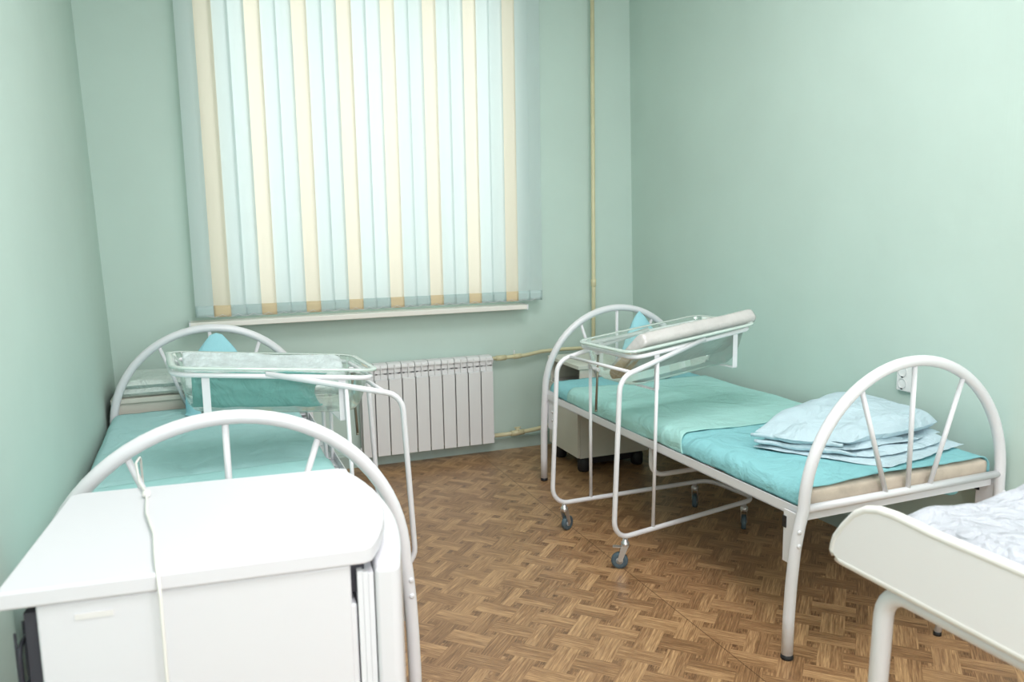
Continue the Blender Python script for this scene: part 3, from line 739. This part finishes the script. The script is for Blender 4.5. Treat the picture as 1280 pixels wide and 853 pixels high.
def make_tub(loc, rz, label):
    t = empty('bassinet_tub', loc, rz, label, 'bassinet tub')
    levels = [(0.0, .0, .045), (.012, .006, .045), (.05, .012, .05), (.10, .020, .055), (.14, .032, .06), (.162, .048, .06), (.172, .075, .06), (.174, .12, .05)]
    vs = []; fs = []; n = len(rrect(0, 1, 0, 1, .1))
    for d, ins, r in levels:
        for (u, v) in rrect(TU0+ins, TU1-ins, TV0+ins, TV1-ins, r): vs.append((u, v, rim_z(u)-d))
    for i in range(len(levels)-1):
        for k in range(n): fs.append((i*n+k, i*n+(k+1) % n, (i+1)*n+(k+1) % n, (i+1)*n+k))
    fs.append(tuple((len(levels)-1)*n+k for k in range(n)))
    m = MB(); m.add(vs, fs, True); m.build('tub_shell', M_tub, t)
    m = MB(); a = rrect(TU0-.002, TU1+.002, TV0-.002, TV1+.002, .046); b_ = rrect(TU0-.022, TU1+.022, TV0-.022, TV1+.022, .06)
    vs = [(u, v, rim_z(u)+.001) for u, v in a]+[(u, v, rim_z(u)+.002) for u, v in b_]+[(u*1.0, v, rim_z(u)-.006) for u, v in b_]
    fs = [(k, (k+1) % n, n+(k+1) % n, n+k) for k in range(n)]+[(n+k, n+(k+1) % n, 2*n+(k+1) % n, 2*n+k) for k in range(n)]
    m.add(vs, fs, True); m.build('rim', M_rim, t, solid=.002)
    return t
def slab_obj(name, m, loc, rz, o0, o1, e, f, label, cat, amp=.004, endm=None, seed=0, parent=None):
    """slab: from o0 to o1 along its length, e = width vector, f = thickness vector"""
    mb = MB(); o0 = Vector(o0); o1 = Vector(o1); e = Vector(e); f = Vector(f); fn_ = f.normalized()
    def side(u, a):  # rounded rectangle cross-section, a in 0..1
        P = rrect(0, 1, 0, 1, .001)
        return P
    N = 60; K = 48; ew = e.length; fwid = f.length
    sec = [(p[0], p[1]) for p in rrect(0, ew, 0, fwid, fwid*.38, 11)]
    vs = []
    for i in range(N+1):
        t = i/N; endt = min(t, 1-t)*N/3; sc = 1 if endt >= 1 else .93+.07*math.sqrt(max(0, 1-(1-endt)**2))
        c = o0.lerp(o1, t)
        for (a, b_) in sec:
            aa = ew/2+(a-ew/2)*sc; bb = fwid/2+(b_-fwid/2)*sc
            p = c+e.normalized()*aa+fn_*bb
            k = amp*(nz(p.x, p.y, p.z, 9, seed)+.6*nz(p.x, p.y, p.z, 24, seed)+.5*abs(nz(p.x*1.4, p.y, p.z, 42, seed)))
            d = (e.normalized()*(aa-ew/2)/ew+fn_*(bb-fwid/2)/fwid).normalized()
            vs.append(p+d*k)
    n = len(sec); fs = [(i*n+k, i*n+(k+1) % n, (i+1)*n+(k+1) % n, (i+1)*n+k) for i in range(N) for k in range(n)]
    fs += [tuple(range(n))[::-1], tuple(N*n+k for k in range(n))]
    mb.add(vs, fs, True); o = mb.build(name, m, parent)
    if parent is None: place(o, loc, rz); tag(o, label, cat)
    return o
RC = (1.922, -1.62, 0); RCZ = math.radians(7)
LC = (1.140, -1.553, 0); LCZ = math.radians(184)
make_cart(RC, RCZ, 'white wheeled bassinet cart reaching over the right bed')
make_cart(LC, LCZ, 'white wheeled bassinet cart reaching over the left bed', -1)
make_tub(RC, RCZ, 'clear plastic bassinet tub hanging in the cart over the right bed')
make_tub(LC, LCZ, 'clear plastic bassinet tub hanging in the cart over the left bed')
# right: slab leaning from the tub bottom up over the near rim
u0, u1 = .185, .80
s0 = Vector((u0, .022, rim_z(u0)-.166)); s1 = Vector((u1, .022, rim_z(u1)-.166)); e = Vector((.01, -.208, .182)); f = Vector((0, .040, .046))
mr = slab_obj('bassinet_mattress', M_plastic, RC, RCZ, s0, s1, e, f, 'thin bassinet mattress in clear wrap leaning over the tub edge above the right bed', 'mattress', .003, seed=3)
slab_obj('foam_end', M_foam, None, 0, s0+Vector((-.006, .004, -.001)), s0+Vector((.05, .004, -.001)), e*.62, f*.7, None, None, .003, seed=5, parent=mr)
# left: slab leaning on the far wall, teal sheet in front of it
s0 = Vector((.17, .02, rim_z(.17)-.125)); s1 = Vector((.735, .02, rim_z(.735)-.125)); e = Vector((0, -.165, .105)); f = Vector((0, .022, .035))
slab_obj('bassinet_mattress', M_crinkle, LC, LCZ, s0, s1, e, f, 'crinkly plastic-wrapped mattress inside the bassinet tub above the left bed', 'mattress', .007, seed=8)
def teal_in_tub():
    m = MB()
    def fn(u, v):
        uu_ = .27+.06*v+.03*math.sin(v*7)*(1-u)+(.45-.06*v)*u
        # runs down the near wall then across the bottom
        if v < .5:
            k = v/.5; y = .128-.034*k; z = rim_z(uu_)-.022-.125*k
        else:
            k = (v-.5)/.5; y = .094-.10*k; z = rim_z(uu_)-.147-.012*k
        y -= .012*abs(nz(uu_, v, 0, 7, 2))+.004; z += .008*nz(uu_*1.5, v, 1, 8, 2)
        return (uu_, y, z)
    m.grid(fn, 60, 40); o = m.build('folded_cloth', M_teal_dark, solid=.005); place(o, LC, LCZ)
    tag(o, 'deep teal cloth lining the near side of the bassinet tub above the left bed', 'cloth')
teal_in_tub()

# fridge ----------------------------------------------------------------
def make_fridge():
    fx, fy = .164, -3.194
    a = math.atan2(-3.243+3.194, .724-.164)
    t = empty('mini_fridge', (.18, -3.20, 0), a, 'white undercounter fridge standing in the left foreground with its door ajar', 'fridge')
    # local frame: x along the side facing us, y to the back of the room
    m = MB(); m.box(0.03, .512, .012, .47, .03, .818); m.build('cabinet', M_fridge, t, bevel=.006)
    # worktop with bowed front edge
    poly = [(-.02, 0), (.535, 0)]
    for k in range(0, 11):
        s = k/10; poly.append((.543+.055*math.sin(PI*min(1, s*.93+.02))**.8*1.0-.01*s, .008+.44*s))
    poly += [(.545, .47), (.525, .482), (.0, .482), (-.02, .47)]
    MB().prism(poly, 'z', .820, .850).build('top', M_fridgetop, t, bevel=.006, bseg=3)
    # door, slightly open, hinged at the far side
    dm = Matrix.Translation((.570, .47, 0)) @ Matrix.Rotation(math.radians(0), 4, 'Z')
    d = MB()
    prof = [(-.018, -.462), (.016, -.466)]
    for k in range(13):
        s = k/12; prof.append((.022+.030*math.sin(PI*min(1, s*.9+.05)), -.455+.45*s))
    prof += [(-.018, -.005)]
    d.prism(prof, 'z', .06, .806, M=dm)
    door = d.build('door', M_fridge, t, bevel=.008, bseg=3)
    g = MB()
    for k, x in enumerate((-.048, -.0385, -.029)):
        g.box(x, x+.0093, -.456+k*.001, -.01, .075+k*.003, .803-k*.003, M=dm)
    g.build('gasket', M_gasket, door, bevel=.001)
    MB().box(-.072, -.050, -.455, -.03, .07, .745, M=dm).build('door_liner', M_fridge, door, bevel=.006)
    MB().box(.512, .536, .03, .46, .76, .817).build('door_gap_shade', M_dark, t)  # dark box painting the shade in the upper door gap
        # condenser at the back
    c = MB(); pts = []
    for k in range(9):
        z = .14+k*.075; pts += [(-.006, .04, z), (-.006, .44, z)] if k % 2 == 0 else [(-.006, .44, z), (-.006, .04, z)]
    c.tube(pts, .004, bend=.02, seg=8)
    for k in range(10): c.tube([(-.0125, .05+k*.043, .12), (-.0125, .05+k*.043, .76)], .0022, seg=6)
    c.build('condenser_coil', M_dark, t)
    MB().box(.012, .03, .02, .46, .10, .805).build('back_panel', M_dark, t)
    MB().box(.085, .14, .0095, .0125, .787, .796).build('badge', mat('badge_grey', srgb(226, 224, 222), .4), t)
    for x in (.07, .5):
        for y in (.05, .43): MB().lathe([(0, 0), (.02, 0), (.02, .03), (0, .03)], (x, y, 0), 12).build('foot', M_black, t)
    # cord that drops from the bed spoke over the top
    return t
make_fridge()
MB_c = MB()
MB_c.tube([(.318, -2.478, .60), (.320, -2.49, .80), (.322, -2.52, .862), (.318, -2.60, .868), (.332, -2.72, .8565), (.350, -2.80, .8565), (.352, -2.815, .8565), (.358, -2.93, .8565), (.377, -3.05, .8565), (.383, -3.15, .8565), (.388, -3.205, .856), (.392, -3.236, .835), (.392, -3.237, .70), (.393, -3.236, .55), (.39, -3.236, .2), (.40, -3.27, .02), (.30, -3.5, .006)], .0028, bend=.03, seg=8)
MB_c.lathe([(0, -.009), (.007, -.006), (.009, 0), (.007, .006), (0, .009)], (.351, -2.81, .858), 12)
tag(MB_c.build('power_cord', M_cord), 'white cord hanging over the top and side of the fridge', 'cord')

# changing table ---------------------------------------------------------
ct = empty('changing_table', (1.93, -3.9, 0), 0, 'white changing table with raised rounded sides in the right foreground', 'changing table')
side = [(-3.402, .750), (-3.398, .757), (-3.400, .768), (-3.405, .785), (-3.425, .815), (-3.450, .845), (-3.475, .862), (-3.505, .871), (-3.54, .873), (-3.62, .868), (-3.9, .866), (-4.36, .866), (-4.36, .742), (-3.9, .738), (-3.6, .742), (-3.42, .744), (-3.409, .7455)]
for x, nm in ((1.585, 0), (2.265, 1)):
    sp_ = MB().prism([(y+3.9, z) for y, z in side], 'x', x-1.93, x+.016-1.93).build('side_panel', M_tray, ct, bevel=.004)
    P = [(x+.008-1.93, y+3.9, z) for y, z in side]
    MB().tube(P, .0095, seg=10, closed=True).build('edge_piping', M_piping, sp_)
MB().box(1.60-1.93, 2.266-1.93, -.46, .46, .746, .757).build('tray_floor', M_tray, ct)
MB().box(1.60-1.93, 2.266-1.93, -.46, -.445, .756, .86).build('end_panel', M_tray, ct, bevel=.003)
for x in (1.615, 2.235):
    MB().tube([(x-1.93, .42, .0), (x-1.93, .395, .722), (x-1.93, -.40, .722), (x-1.93, -.42, .0)], .0175, bend=.055, seg=16).build('leg_frame', M_white, ct)
for y in (.3, -.3):
    MB().tube([(-.30, y, .722), (.29, y, .722)], .012, seg=10).build('crossbar', M_white, ct)
def fleece():
    o = soft_box('changing_pad', M_fleece, (0, 0, 0), 0, 1.602, 2.262, -4.34, -3.50, .758, .874, .04, .016, 4, n=(60, 70, 12))
    tag(o, 'white fleecy pad lying in the tray of the changing table', 'pad')
fleece()
# low stool behind the changing table, one foot showing below it
st = empty('stool', (2.83, -2.86, 0), 0, 'white tubular stool mostly hidden behind the changing table, one slim leg showing', 'stool')
MB().lathe([(0, .36), (.115, .36), (.13, .368), (.13, .385), (.12, .395), (0, .397)], seg=32).build('seat', M_white, st)
for (x, y) in ((-.118, .14), (.12, .13), (.125, -.11)):
    lg = MB().tube([(x, y, .012), (x*.62, y*.62, .36)], .0115, seg=12).build('leg', M_white, st)
    MB().lathe([(0, 0), (.0125, 0), (.0125, .014), (0, .014)], (x, y, 0), 12).build('rubber_foot', M_black, lg)

# added fittings, out of view, behind the two overhead fill lights
for (x, y, sx, sy, lab) in ((1.6, -2.6, 1.2, 1.2, 'added square fill light panel over the beds, out of view'), (1.0, -4.9, 1.5, 1.4, 'added wide fill light panel above the rear of the room, out of view')):
    cl = empty('added_fill_panel', (x, y, 3.1), 0, lab, 'added light panel')
    m = MB(); w = .03
    m.box(-sx/2-w, -sx/2, -sy/2-w, sy/2+w, -.07, 0); m.box(sx/2, sx/2+w, -sy/2-w, sy/2+w, -.07, 0); m.box(-sx/2, sx/2, -sy/2-w, -sy/2, -.07, 0); m.box(-sx/2, sx/2, sy/2, sy/2+w, -.07, 0)
    m.build('fill_panel_frame', M_white, cl)
    MB().box(-sx/2, sx/2, -sy/2, sy/2, -.03, -.02).build('fill_panel_face', M_ceil, cl)
